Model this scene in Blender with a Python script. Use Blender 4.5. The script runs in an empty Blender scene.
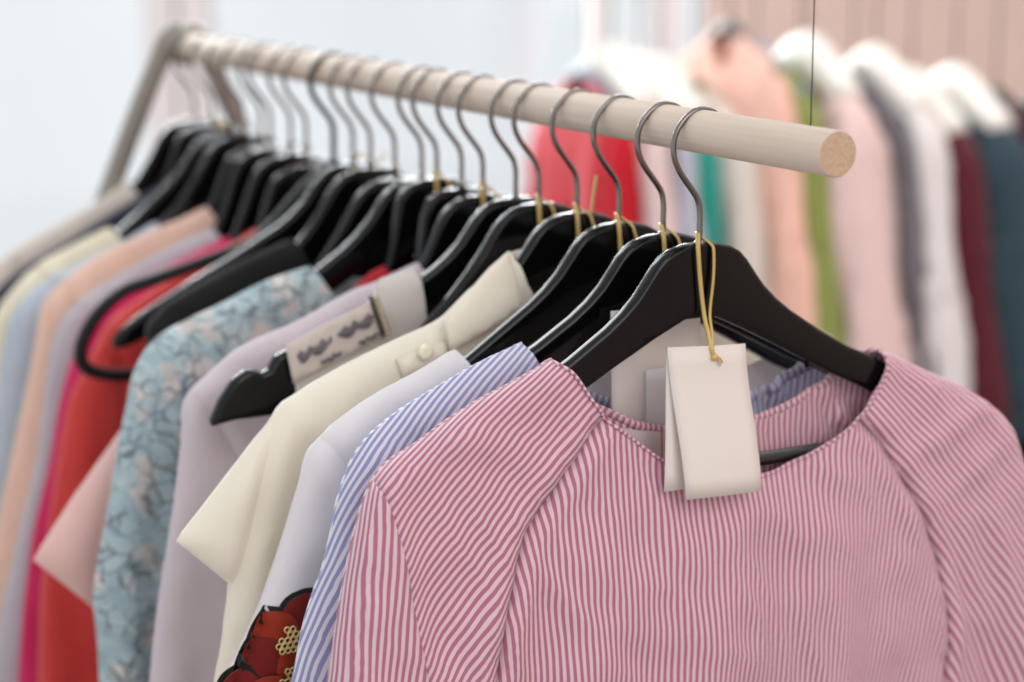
import bpy, bmesh, math, random
from mathutils import Vector, Matrix, noise
from mathutils.geometry import delaunay_2d_cdt, intersect_point_line
random.seed(7)
scene = bpy.context.scene
COL = scene.collection
R = math.radians

# garment outlines in each hanger's own plane: (across the hanger, height above the rail centre), metres
D = {
 'pink': (0.142, [(-0.1100, -0.1377), (-0.1330, -0.1475), (-0.1685, -0.1607), (-0.2032, -0.1787), (-0.2271, -0.1908), (-0.2387, -0.2056), (-0.2478, -0.2296), (-0.2585, -0.2724), (-0.2682, -0.3234)]),
 'pinkR': (0.142, [(0.1492, -0.1578), (0.1697, -0.1663), (0.1972, -0.1793), (0.2232, -0.1908), (0.2491, -0.2062), (0.2670, -0.2224), (0.2790, -0.2463), (0.2911, -0.2858), (0.3081, -0.3500), (0.3288, -0.4341)]),
 'blue': (0.185, [(-0.1076, -0.1355), (-0.1384, -0.1449), (-0.1673, -0.1568), (-0.1957, -0.1698), (-0.2182, -0.1846), (-0.2309, -0.2011), (-0.2395, -0.2226), (-0.2491, -0.2604), (-0.2636, -0.2975), (-0.2733, -0.3368)]),
 'blueR': (0.185, [(0.1534, -0.1648), (0.1781, -0.1783), (0.2108, -0.1951), (0.2443, -0.2108), (0.2757, -0.2266), (0.2963, -0.2475), (0.3093, -0.2835), (0.3275, -0.3654), (0.3453, -0.4516)]),
 'whiteR': (0.241, [(0.1577, -0.1740), (0.1951, -0.1938), (0.2336, -0.2134), (0.2731, -0.2319), (0.3038, -0.2514), (0.3233, -0.2763), (0.3358, -0.3169), (0.3533, -0.4024), (0.3661, -0.4742)]),
 'h5': (0.352, [(-0.1110, -0.1561), (-0.1263, -0.1670), (-0.1540, -0.1816), (-0.1835, -0.1950), (-0.2051, -0.2070), (-0.2190, -0.2211), (-0.2316, -0.2441)]),
 'white': (0.241, [(-0.1274, -0.1478), (-0.1536, -0.1594), (-0.1831, -0.1710), (-0.2085, -0.1835), (-0.2265, -0.1961), (-0.2366, -0.2089), (-0.2427, -0.2296), (-0.2547, -0.2616), (-0.2696, -0.3000), (-0.2858, -0.3313), (-0.2967, -0.3513)]),
 'cream': (0.297, [(-0.0530, -0.0991), (-0.0864, -0.1204), (-0.1092, -0.1381), (-0.1409, -0.1491), (-0.1788, -0.1620), (-0.2087, -0.1747), (-0.2307, -0.1860), (-0.2441, -0.2016), (-0.2786, -0.2399), '!', (-0.3069, -0.2696), '!', (-0.2713, -0.3043), '!', (-0.2768, -0.3437), (-0.2834, -0.3725)]),
 'strap': (0.387, [(-0.0853, -0.1185), (-0.1146, -0.1249), (-0.1196, -0.1392), (-0.1532, -0.1523), (-0.1878, -0.1657), '!', (-0.1857, -0.2064), (-0.1789, -0.2519), (-0.1827, -0.4213)]),
 'lilac': (0.439, [(-0.0562, -0.1240), (-0.0884, -0.1352), (-0.1109, -0.1409), (-0.1544, -0.1597), (-0.1993, -0.1741), (-0.2303, -0.1956), (-0.2429, -0.2054), (-0.2479, -0.2175), (-0.2515, -0.2539), (-0.2592, -0.2991), (-0.2720, -0.3584), (-0.2812, -0.4205)]),
 'hidden8': (0.474, [(-0.0372, -0.1331), (-0.0675, -0.1424), (-0.1018, -0.1574), (-0.1397, -0.1749), (-0.1727, -0.1886), (-0.1934, -0.2042), (-0.2043, -0.2223), (-0.2108, -0.2525), (-0.2151, -0.3146), (-0.2267, -0.3763), (-0.2328, -0.4412)]),
 'redbit': (0.517, [(-0.0443, -0.1381), (-0.0602, -0.1441), (-0.0866, -0.1635), (-0.1212, -0.1779), (-0.1535, -0.1891), (-0.1763, -0.2026), (-0.1934, -0.2245), (-0.2028, -0.2632), (-0.2089, -0.3267), (-0.2151, -0.3910), (-0.2214, -0.4577)]),
 'floral': (0.544, [(-0.1009, -0.1391), (-0.1362, -0.1474), (-0.1711, -0.1611), (-0.2078, -0.1743), (-0.2301, -0.1855), (-0.2418, -0.1985), (-0.2496, -0.2134), (-0.2553, -0.2365), (-0.2610, -0.2588), (-0.2737, -0.3163), (-0.2843, -0.3591), (-0.2886, -0.3869), (-0.2868, -0.4199), (-0.2866, -0.4547)]),
 'shell': (0.594, [(-0.0967, -0.1669), (-0.1320, -0.1762), (-0.1757, -0.1967), (-0.2063, -0.2264), (-0.2212, -0.2452), (-0.2454, -0.2687), (-0.2842, -0.3153), '!', (-0.3203, -0.3635), '!', (-0.2727, -0.4111), '!', (-0.2647, -0.4396), (-0.2620, -0.4760)]),
 'velvet': (0.641, [(-0.0740, -0.1319), (-0.1212, -0.1485), (-0.1569, -0.1640), (-0.1868, -0.1781), '!', (-0.2046, -0.1964), (-0.2020, -0.2168), (-0.1868, -0.2760), (-0.1804, -0.3457), (-0.1858, -0.5058)]),
 'coral': (0.778, [(-0.0510, -0.1434), (-0.0842, -0.1609), (-0.1387, -0.1862), (-0.1858, -0.2134), (-0.2031, -0.2359), (-0.2148, -0.2571), (-0.2294, -0.2825), (-0.2404, -0.3263), (-0.2548, -0.4065), (-0.2627, -0.4607), (-0.2689, -0.5363)]),
 'hot': (0.814, [(-0.0641, -0.1546), (-0.0955, -0.1670), (-0.1399, -0.1853), (-0.1828, -0.2080), (-0.2021, -0.2289), (-0.2172, -0.2593), (-0.2299, -0.2991), (-0.2415, -0.3529), (-0.2568, -0.4066), (-0.2689, -0.4704), (-0.2781, -0.5467)]),
 'dove': (0.862, [(-0.0602, -0.1539), (-0.0931, -0.1646), (-0.1227, -0.1764), (-0.1714, -0.1993), (-0.2024, -0.2207), (-0.2186, -0.2497), (-0.2284, -0.3000), (-0.2384, -0.3553), (-0.2540, -0.4102), (-0.2744, -0.4837), (-0.2949, -0.5597)]),
 'peach': (0.887, [(-0.0561, -0.1365), (-0.0834, -0.1470), (-0.1132, -0.1561), (-0.1622, -0.1749), (-0.1992, -0.1971), (-0.2190, -0.2196), (-0.2272, -0.2535), (-0.2398, -0.3039), (-0.2535, -0.3544), (-0.2695, -0.4144), (-0.2929, -0.5076), (-0.3072, -0.5658)]),
 'ice': (0.932, [(-0.0923, -0.1550), (-0.1278, -0.1726), (-0.1735, -0.1901), (-0.2069, -0.2054), (-0.2327, -0.2297), (-0.2439, -0.2648), (-0.2543, -0.3212), (-0.2681, -0.4068), (-0.2882, -0.5023), (-0.3020, -0.5818)]),
 'lemon': (0.969, [(-0.1270, -0.1622), (-0.1633, -0.1770), (-0.1952, -0.1919), (-0.2214, -0.2138), (-0.2399, -0.2382), (-0.2516, -0.2806), (-0.2656, -0.3670), (-0.2866, -0.4733), (-0.3122, -0.5923)]),
 'navy': (1.015, [(-0.0589, -0.1311), (-0.1074, -0.1558), (-0.1613, -0.1846), (-0.2020, -0.2050), (-0.2307, -0.2301), (-0.2498, -0.2796), (-0.2647, -0.3776), (-0.2852, -0.4863), (-0.3114, -0.6078)]),
 'oat': (1.063, [(-0.0737, -0.1326), (-0.1122, -0.1534), (-0.1563, -0.1736), (-0.1977, -0.1945), (-0.2237, -0.2155), (-0.2423, -0.2489), (-0.2599, -0.3381), (-0.2814, -0.4586), (-0.3106, -0.6241)]),
 'rag_l': (0.142, [(-0.0765, -0.1780), (-0.0861, -0.1854), (-0.1074, -0.2097), (-0.1293, -0.2357), (-0.1380, -0.2457), (-0.1453, -0.2638), (-0.1569, -0.2991), (-0.1613, -0.3284), (-0.1635, -0.3428)]),
 'rag_r': (0.142, [(0.1277, -0.2043), (0.1459, -0.2222), (0.1678, -0.2576), (0.1806, -0.2799), (0.1938, -0.3093), (0.2013, -0.3480), (0.2036, -0.3757), (0.2026, -0.4107)]),
 'crease': (0.142, [(-0.2366, -0.1984), (-0.2308, -0.2162), (-0.2257, -0.2392), (-0.2181, -0.2855), (-0.2103, -0.3341)]),
 'nf': (0.142, [(-0.1100, -0.1377), (-0.0997, -0.1459), (-0.0885, -0.1621), (-0.0765, -0.1773), (-0.0567, -0.1923), (-0.0349, -0.2085), (-0.0081, -0.2208), (0.0241, -0.2291), (0.0527, -0.2301), (0.0733, -0.2251), (0.1024, -0.2126), (0.1257, -0.1970), (0.1407, -0.1817), (0.1487, -0.1670), (0.1492, -0.1578)]),
 'nb': (0.142, [(-0.1100, -0.1377), (-0.0997, -0.1472), (-0.0878, -0.1596), (-0.0750, -0.1702), (-0.0568, -0.1796), (-0.0360, -0.1895), (-0.0086, -0.1962), (0.0233, -0.1987), (0.0492, -0.1963), (0.0764, -0.1919), (0.1013, -0.1829), (0.1221, -0.1719), (0.1381, -0.1630), (0.1492, -0.1578)]),
 'nb2': (0.185, [(-0.1076, -0.1355), (-0.0903, -0.1499), (-0.0636, -0.1683), (-0.0284, -0.1846), (0.0158, -0.1932), (0.0797, -0.1914), (0.1120, -0.1806), (0.1369, -0.1710), (0.1534, -0.1648)]),
 'nf2': (0.185, [(-0.1076, -0.1355), (-0.0865, -0.1691), (-0.0478, -0.2078), (0.0167, -0.2370), (0.0794, -0.2380), (0.1178, -0.2247), (0.1434, -0.2023), (0.1523, -0.1814), (0.1534, -0.1648)]),
 'collar': (0.297, [(-0.0596, -0.0940), (-0.0540, -0.1142), (-0.0524, -0.1336), (-0.0850, -0.1482), (-0.1109, -0.1591), (-0.1139, -0.1468), (-0.1153, -0.1355), (-0.0927, -0.1179), (-0.0747, -0.1033)]),
 'epaul': (0.297, [(-0.1499, -0.1606), (-0.1139, -0.1517), (-0.1093, -0.1614), (-0.1448, -0.1752)]),
 'button': (0.297, [(-0.1291, -0.1572)]),
 'band': (0.387, [(-0.1927, -0.1638), (-0.1567, -0.1491), (-0.1241, -0.1375), (-0.1125, -0.1637), (-0.1455, -0.1774), (-0.1872, -0.1921)]),
 'jewel': (0.387, [(-0.1284, -0.1335), (-0.1220, -0.1326), (-0.1120, -0.1609), (-0.1184, -0.1639)]),
 'flower': (0.241, [(-0.2676, -0.3314)]),
 'flowerpx': (0.241, [(-0.2745, -0.3301), (-0.2676, -0.3314)]),
 'tube': (0.718, [(0.0002, -0.0811), (-0.0155, -0.0917), (-0.0369, -0.1098), (-0.0621, -0.1346), (-0.0859, -0.1487), (-0.1277, -0.1603), (-0.1678, -0.1708), (-0.1983, -0.1794), (-0.2228, -0.1996), (-0.2360, -0.2233), (-0.2341, -0.2399), (-0.2170, -0.2487), (-0.1851, -0.2522), (-0.1305, -0.2474)]),
 'brooch': (0.887, [(-0.2606, -0.4696)]),
}
P0 = Vector((0.19017, 1.22160, 1.50778))   # centre of the rail's near end
RD = Vector((-0.48423, 0.87494, 0))      # direction of the rail
RZ = 0.505477; RAIL_L = 1.086
CAM_H = 1.65; CAM_PITCH = 0.204711
S = [0.142, 0.185, 0.241, 0.297, 0.352, 0.387, 0.439, 0.474, 0.517, 0.544, 0.594, 0.641, 0.677, 0.718, 0.778, 0.814, 0.862, 0.887, 0.932, 0.969, 1.015, 1.063]

# ------------------------------------------------------------------ helpers
def srgb(c):
    return tuple((x/12.92 if x <= .04045 else ((x+.055)/1.055)**2.4) for x in c) + (1.0,)

def tag(o, label=None, cat=None, group=None, kind=None):
    if label: o['label'] = label
    if cat: o['category'] = cat
    if group: o['group'] = group
    if kind: o['kind'] = kind
    return o

def empty(name, loc, rz=0.0, label=None, cat=None, group=None):
    o = bpy.data.objects.new(name, None)
    o.empty_display_size = .05
    o.location = loc; o.rotation_euler = (0, 0, rz)
    COL.objects.link(o)
    return tag(o, label, cat, group)

def obj(name, verts, faces, mat, parent=None, uvs=None, smooth=True):
    me = bpy.data.meshes.new(name)
    me.from_pydata([tuple(v) for v in verts], [], [tuple(f) for f in faces])
    me.validate()
    if uvs is not None:
        uvl = me.uv_layers.new(name='uv')
        for p in me.polygons:
            for li in p.loop_indices:
                uvl.data[li].uv = uvs(me.vertices[me.loops[li].vertex_index].co)
    me.materials.append(mat)
    if smooth:
        me.polygons.foreach_set('use_smooth', [True]*len(me.polygons))
    o = bpy.data.objects.new(name, me)
    COL.objects.link(o)
    if parent: o.parent = parent
    return o

def bmobj(name, bm, mat, parent=None, smooth=False):
    me = bpy.data.meshes.new(name)
    bmesh.ops.recalc_face_normals(bm, faces=bm.faces)
    bm.to_mesh(me); bm.free()
    me.materials.append(mat)
    if smooth: me.polygons.foreach_set('use_smooth', [True]*len(me.polygons))
    o = bpy.data.objects.new(name, me); COL.objects.link(o)
    if parent: o.parent = parent
    return o

def catmull(pts, n=6):
    out = []
    P = [Vector(p) for p in pts]
    if len(P) < 3: return P
    for i in range(len(P)-1):
        p0 = P[i-1] if i else P[0]*2-P[1]
        p1, p2 = P[i], P[i+1]
        p3 = P[i+2] if i+2 < len(P) else P[-1]*2-P[-2]
        for k in range(n):
            t = k/n
            out.append(.5*((2*p1)+(p2-p0)*t+(2*p0-5*p1+4*p2-p3)*t*t+(3*p1-p0-3*p2+p3)*t**3))
    out.append(P[-1])
    return out

def smoothpoly(pts):
    """catmull-rom between '!' corner marks"""
    segs = [[]]
    for p in pts:
        if p == '!':
            segs[-1:] = [segs[-1], None]
        else:
            if segs[-1] is None: segs[-1] = [segs[-2][-1]] if segs[-2] else []
            segs[-1].append(p)
    res = []
    for s in segs:
        if not s: continue
        c = catmull(s) if len(s) > 2 else [Vector(p) for p in s]
        if res and (res[-1]-c[0]).length < 1e-6: c = c[1:]
        res += c
    return res

def resample(pts, step):
    out = [Vector(pts[0])]
    for a, b in zip(pts, pts[1:]):
        a = Vector(a); b = Vector(b)
        L = (b-a).length
        if L < 1e-7: continue
        n = max(1, int(round(L/step)))
        if L < step*.5 and (out[-1]-b).length < step*.5: continue
        for k in range(1, n+1): out.append(a.lerp(b, k/n))
    return out

def tube(pts, r, seg=10, closed=False, flat=1.0, cap=True):
    P = [Vector(p) for p in pts]
    n = len(P); V = []; Fc = []
    rr = r if isinstance(r, (list, tuple)) else [r]*n
    up = Vector((0, 0, 1)); prev = None
    for i, p in enumerate(P):
        if closed: t = (P[(i+1) % n]-P[i-1]).normalized()
        else: t = (P[min(i+1, n-1)]-P[max(i-1, 0)]).normalized()
        if prev is None:
            a = up.cross(t)
            if a.length < .2: a = Vector((1, 0, 0)).cross(t)
            a = a.normalized()
        else:
            a = (prev - t*prev.dot(t)).normalized()
        prev = a; b = t.cross(a)
        for k in range(seg):
            an = 2*math.pi*k/seg
            V.append(p + a*math.cos(an)*rr[i] + b*math.sin(an)*rr[i]*flat)
    m = n if closed else n-1
    for i in range(m):
        j = (i+1) % n
        for k in range(seg):
            l = (k+1) % seg
            Fc.append((i*seg+k, i*seg+l, j*seg+l, j*seg+k))
    if cap and not closed:
        Fc.append(tuple(range(seg))[::-1]); Fc.append(tuple((n-1)*seg+k for k in range(seg)))
    return V, Fc

def tubeobj(name, pts, r, mat, parent=None, **kw):
    V, Fc = tube(pts, r, **kw)
    return obj(name, V, Fc, mat, parent)

def box(bm, c, s, rot=None):
    g = bmesh.ops.create_cube(bm, size=1)
    M = Matrix.Translation(c) @ (rot.to_4x4() if rot else Matrix()) @ Matrix.Diagonal((s[0], s[1], s[2], 1))
    bmesh.ops.transform(bm, matrix=M, verts=g['verts'])

def boxobj(name, c, s, mat, parent=None, bevel=0.0, rot=None):
    bm = bmesh.new(); box(bm, c, s, rot)
    o = bmobj(name, bm, mat, parent)
    if bevel:
        m = o.modifiers.new('bevel', 'BEVEL'); m.width = bevel; m.segments = 2
    return o

# ------------------------------------------------------------------ materials
def newmat(name):
    m = bpy.data.materials.new(name); m.use_nodes = True
    nt = m.node_tree
    return m, nt, nt.nodes['Principled BSDF']

def plain(name, c, rough=.5, metal=0.0, coat=0.0, spec=.5):
    m, nt, b = newmat(name)
    b.inputs['Base Color'].default_value = srgb(c)
    b.inputs['Roughness'].default_value = rough
    b.inputs['Metallic'].default_value = metal
    b.inputs['Coat Weight'].default_value = coat
    b.inputs['Specular IOR Level'].default_value = spec
    return m

def weave_bump(nt, b, strength=.15, scale=900):
    tc = nt.nodes.new('ShaderNodeTexCoord')
    n = nt.nodes.new('ShaderNodeTexNoise'); n.inputs['Scale'].default_value = scale
    n2 = nt.nodes.new('ShaderNodeTexNoise'); n2.inputs['Scale'].default_value = 22; n2.inputs['Detail'].default_value = 3
    ad = nt.nodes.new('ShaderNodeMath'); ad.operation = 'MULTIPLY_ADD'; ad.inputs[1].default_value = 6.0
    nt.links.new(tc.outputs['Object'], n.inputs['Vector']); nt.links.new(tc.outputs['Object'], n2.inputs['Vector'])
    nt.links.new(n2.outputs['Fac'], ad.inputs[0]); nt.links.new(n.outputs['Fac'], ad.inputs[2])
    bp = nt.nodes.new('ShaderNodeBump'); bp.inputs['Strength'].default_value = strength; bp.inputs['Distance'].default_value = .0012
    nt.links.new(ad.outputs[0], bp.inputs['Height']); nt.links.new(bp.outputs['Normal'], b.inputs['Normal'])

def translucent(m, nt, b, c, amt=.22):
    tr = nt.nodes.new('ShaderNodeBsdfTranslucent')
    if isinstance(c, tuple): tr.inputs['Color'].default_value = c
    else: nt.links.new(c, tr.inputs['Color'])
    mx = nt.nodes.new('ShaderNodeMixShader'); mx.inputs[0].default_value = amt
    out = nt.nodes['Material Output']
    nt.links.new(b.outputs[0], mx.inputs[1]); nt.links.new(tr.outputs[0], mx.inputs[2]); nt.links.new(mx.outputs[0], out.inputs[0])

def cloth(name, c, rough=.85, sheen=.3, var=.06, tl=.18):
    m, nt, b = newmat(name)
    tc = nt.nodes.new('ShaderNodeTexCoord')
    n = nt.nodes.new('ShaderNodeTexNoise'); n.inputs['Scale'].default_value = 9
    nt.links.new(tc.outputs['Object'], n.inputs['Vector'])
    mx = nt.nodes.new('ShaderNodeMix'); mx.data_type = 'RGBA'
    mx.inputs['A'].default_value = srgb(tuple(max(0, x-var) for x in c)); mx.inputs['B'].default_value = srgb(tuple(min(1, x+var*.6) for x in c))
    nt.links.new(n.outputs['Fac'], mx.inputs['Factor']); nt.links.new(mx.outputs['Result'], b.inputs['Base Color'])
    b.inputs['Roughness'].default_value = rough
    b.inputs['Sheen Weight'].default_value = sheen
    b.inputs['Specular IOR Level'].default_value = .25
    weave_bump(nt, b)
    if tl: translucent(m, nt, b, mx.outputs['Result'], tl)
    return m

def stripe(name, ca, cb, period, duty=.5, magenta=None, tl=.15):
    """two-tone yarn stripes along uv.x (metres)"""
    m, nt, b = newmat(name)
    uv = nt.nodes.new('ShaderNodeUVMap'); uv.uv_map = 'uv'
    sp = nt.nodes.new('ShaderNodeSeparateXYZ'); nt.links.new(uv.outputs[0], sp.inputs[0])
    tc = nt.nodes.new('ShaderNodeTexCoord')
    nz = nt.nodes.new('ShaderNodeTexNoise'); nz.inputs['Scale'].default_value = 14
    nt.links.new(tc.outputs['Object'], nz.inputs['Vector'])
    ma = nt.nodes.new('ShaderNodeMath'); ma.operation = 'MULTIPLY_ADD'; ma.inputs[1].default_value = period*1.2
    nt.links.new(nz.outputs['Fac'], ma.inputs[0]); nt.links.new(sp.outputs[0], ma.inputs[2])
    dv = nt.nodes.new('ShaderNodeMath'); dv.operation = 'MULTIPLY'; dv.inputs[1].default_value = 2*math.pi/period
    nt.links.new(ma.outputs[0], dv.inputs[0])
    sn = nt.nodes.new('ShaderNodeMath'); sn.operation = 'SINE'; nt.links.new(dv.outputs[0], sn.inputs[0])
    rp = nt.nodes.new('ShaderNodeMapRange'); rp.interpolation_type = 'SMOOTHSTEP'
    off = (duty-.5)*2
    rp.inputs['From Min'].default_value = -.45-off; rp.inputs['From Max'].default_value = .45-off
    nt.links.new(sn.outputs[0], rp.inputs['Value'])
    mx = nt.nodes.new('ShaderNodeMix'); mx.data_type = 'RGBA'
    mx.inputs['A'].default_value = srgb(ca); mx.inputs['B'].default_value = srgb(cb)
    nt.links.new(rp.outputs['Result'], mx.inputs['Factor'])
    res = mx.outputs['Result']
    nt.links.new(res, b.inputs['Base Color'])
    b.inputs['Roughness'].default_value = .8; b.inputs['Sheen Weight'].default_value = .25
    b.inputs['Specular IOR Level'].default_value = .25
    weave_bump(nt, b, .12)
    if tl: translucent(m, nt, b, res, tl)
    return m

def floral():
    m, nt, b = newmat('blue_floral_cotton')
    N = nt.nodes.new; L = nt.links.new
    tc = N('ShaderNodeTexCoord')
    nz = N('ShaderNodeTexNoise'); nz.inputs['Scale'].default_value = 28; nz.inputs['Detail'].default_value = 3
    L(tc.outputs['Object'], nz.inputs['Vector'])
    ad = N('ShaderNodeVectorMath'); ad.operation = 'MULTIPLY_ADD'
    ad.inputs[1].default_value = (.03, .03, .03)
    L(nz.outputs['Color'], ad.inputs[0]); L(tc.outputs['Object'], ad.inputs[2])
    flat = N('ShaderNodeVectorMath'); flat.operation = 'MULTIPLY'; flat.inputs[1].default_value = (1, .3, 1)
    L(ad.outputs[0], flat.inputs[0])
    # flowers: big cells
    vo = N('ShaderNodeTexVoronoi'); vo.inputs['Scale'].default_value = 40; L(flat.outputs[0], vo.inputs['Vector'])
    ve = N('ShaderNodeTexVoronoi'); ve.feature = 'DISTANCE_TO_EDGE'; ve.inputs['Scale'].default_value = 75; L(flat.outputs[0], ve.inputs['Vector'])
    vs = N('ShaderNodeTexVoronoi'); vs.inputs['Scale'].default_value = 95; L(flat.outputs[0], vs.inputs['Vector'])
    inside = N('ShaderNodeMapRange'); inside.inputs['From Min'].default_value = .46; inside.inputs['From Max'].default_value = .40
    L(vo.outputs['Distance'], inside.inputs['Value'])
    sepc = N('ShaderNodeSeparateColor'); L(vo.outputs['Color'], sepc.inputs[0])
    has = N('ShaderNodeMath'); has.operation = 'GREATER_THAN'; has.inputs[1].default_value = .35; L(sepc.outputs[0], has.inputs[0])
    fl = N('ShaderNodeMath'); fl.operation = 'MULTIPLY'; L(inside.outputs[0], fl.inputs[0]); L(has.outputs[0], fl.inputs[1])
    cr = N('ShaderNodeValToRGB'); e = cr.color_ramp.elements
    e[0].position = 0; e[0].color = srgb((.80, .78, .76)); e[1].position = 1; e[1].color = srgb((.74, .77, .77))
    x = e.new(.35); x.color = srgb((.76, .74, .72)); x = e.new(.7); x.color = srgb((.84, .82, .80))
    sv = N('ShaderNodeSeparateColor'); L(vs.outputs['Color'], sv.inputs[0]); L(sv.outputs[1], cr.inputs[0])
    b0 = N('ShaderNodeMix'); b0.data_type = 'RGBA'
    b0.inputs['A'].default_value = srgb((.60, .69, .71)); b0.inputs['B'].default_value = srgb((.72, .78, .79)); L(sv.outputs[2], b0.inputs['Factor'])
    m1 = N('ShaderNodeMix'); m1.data_type = 'RGBA'; L(fl.outputs[0], m1.inputs['Factor']); L(b0.outputs['Result'], m1.inputs['A']); L(cr.outputs['Color'], m1.inputs['B'])
    ln = N('ShaderNodeMapRange'); ln.inputs['From Min'].default_value = .075; ln.inputs['From Max'].default_value = .015
    L(ve.outputs['Distance'], ln.inputs['Value'])
    ng = N('ShaderNodeTexNoise'); ng.inputs['Scale'].default_value = 40; L(tc.outputs['Object'], ng.inputs['Vector'])
    gt = N('ShaderNodeMapRange'); gt.inputs['From Min'].default_value = .38; gt.inputs['From Max'].default_value = .48; L(ng.outputs['Fac'], gt.inputs['Value'])
    lm = N('ShaderNodeMath'); lm.operation = 'MULTIPLY'; L(ln.outputs[0], lm.inputs[0]); L(gt.outputs[0], lm.inputs[1])
    m2 = N('ShaderNodeMix'); m2.data_type = 'RGBA'; L(lm.outputs[0], m2.inputs['Factor']); L(m1.outputs['Result'], m2.inputs['A'])
    m2.inputs['B'].default_value = srgb((.42, .46, .48))
    L(m2.outputs['Result'], b.inputs['Base Color'])
    b.inputs['Roughness'].default_value = .8
    weave_bump(nt, b)
    return m

def wood():
    m, nt, b = newmat('pale_birch')
    N = nt.nodes.new; L = nt.links.new
    tc = N('ShaderNodeTexCoord'); mp = N('ShaderNodeMapping'); mp.inputs['Scale'].default_value = (90, 3, 90)
    L(tc.outputs['Object'], mp.inputs['Vector'])
    n = N('ShaderNodeTexNoise'); n.inputs['Scale'].default_value = 3; n.inputs['Detail'].default_value = 5; L(mp.outputs[0], n.inputs['Vector'])
    cr = N('ShaderNodeValToRGB'); e = cr.color_ramp.elements
    e[0].position = .3; e[0].color = srgb((.80, .725, .66)); e[1].position = .7; e[1].color = srgb((.84, .775, .715))
    L(n.outputs['Fac'], cr.inputs[0]); L(cr.outputs[0], b.inputs['Base Color'])
    b.inputs['Roughness'].default_value = .62; b.inputs['Specular IOR Level'].default_value = .3
    return m

def endgrain():
    m, nt, b = newmat('sawn_birch_end')
    N = nt.nodes.new; L = nt.links.new
    tc = N('ShaderNodeTexCoord')
    n = N('ShaderNodeTexNoise'); n.inputs['Scale'].default_value = 420; n.inputs['Detail'].default_value = 4; L(tc.outputs['Object'], n.inputs['Vector'])
    cr = N('ShaderNodeValToRGB'); e = cr.color_ramp.elements
    e[0].position = .35; e[0].color = srgb((.74, .61, .50)); e[1].position = .7; e[1].color = srgb((.80, .69, .58))
    L(n.outputs['Fac'], cr.inputs[0]); L(cr.outputs[0], b.inputs['Base Color']); b.inputs['Roughness'].default_value = .8
    return m

BLACK = plain('black_lacquer', (.035, .035, .038), .15, 0, .0, .30)
SATIN = plain('black_satin_paint', (.10, .10, .095), .35, 0, .4)
PLASTIC = plain('black_plastic', (.045, .045, .045), .38, 0, 0, .3)
STEEL = plain('hook_steel', (.50, .475, .46), .26, 1.0)
DSTEEL = plain('dark_pin', (.15, .15, .15), .3, 1.0)
LEG = plain('grey_bronze_metal', (.56, .53, .49), .4, .3)
LEGD = plain('dark_grey_metal', (.30, .30, .31), .4, .4)
WOOD = wood(); ENDG = endgrain()
GOLD = plain('gold_cord', (.80, .68, .42), .5, .25)
CARD = plain('cream_card', (.90, .855, .825), .75)
CARDW = plain('pale_card', (.88, .86, .85), .75)
LABEL = plain('woven_label', (.84, .78, .77), .8)
WIRE = plain('dark_wire', (.16, .14, .14), .5)

# ------------------------------------------------------------------ hanger
HALF = [(0, -.0715), (.012, -.0722), (.022, -.0748), (.030, -.0790), (.036, -.0850), (.042, -.0930), (.050, -.1030), (.060, -.1120), (.072, -.1205),
        (.099, -.1355), (.125, -.1490), (.151, -.1615), (.175, -.1740), (.195, -.1850), (.212, -.1960), (.220, -.2030), (.2225, -.2090),
        (.2205, -.2130), (.213, -.2135), (.198, -.2085), (.175, -.1980), (.139, -.1800), (.104, -.1640), (.066, -.1465), (.035, -.1320), (.012, -.1215)]
NOTCH = HALF[:12] + [(.172, -.1655), (.188, -.1688), (.197, -.1725), (.2025, -.1815), (.2075, -.1835), (.212, -.1812), (.220, -.1806), (.230, -.1870), (.240, -.2000),
         (.247, -.2140), (.246, -.2180), (.236, -.2165), (.205, -.2120), (.185, -.2030), (.139, -.1820)] + HALF[22:]
HOOK = [(.0155, .0065), (.0115, .0105), (.0055, .0134), (-.0015, .0142), (-.0085, .0118), (-.0150, .0065), (-.0195, -.0005), (-.0212, -.0085), (-.0200, -.0165),
        (-.0165, -.0240), (-.0110, -.0315), (-.0050, -.0390), (-.0014, -.0450), (0, -.0530), (0, -.0620), (0, -.0760)]

def outline_solid(half, th, mat, name, parent, bev=.0040):
    left = [(-x, z) for x, z in half[1:]]
    pts = list(half) + left[::-1]
    # smooth sampling
    bm = bmesh.new()
    vs = [bm.verts.new((x, -th/2, z)) for x, z in pts]
    f = bm.faces.new(vs)
    r = bmesh.ops.extrude_face_region(bm, geom=[f])
    bmesh.ops.translate(bm, vec=(0, th, 0), verts=[v for v in r['geom'] if isinstance(v, bmesh.types.BMVert)])
    bmesh.ops.recalc_face_normals(bm, faces=bm.faces)
    rim = [e for e in bm.edges if abs(e.verts[0].co.y-e.verts[1].co.y) < 1e-6]
    bmesh.ops.bevel(bm, geom=rim, offset=bev, segments=4, affect='EDGES', profile=.5)
    ng = [f for f in bm.faces if len(f.verts) > 4]
    bmesh.ops.triangulate(bm, faces=ng)
    o = bmobj(name, bm, mat, parent, smooth=True)
    m = o.modifiers.new('wn', 'EDGE_SPLIT'); m.split_angle = R(32)
    return o

def rail_pt(s): return P0 + RD*s

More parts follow.
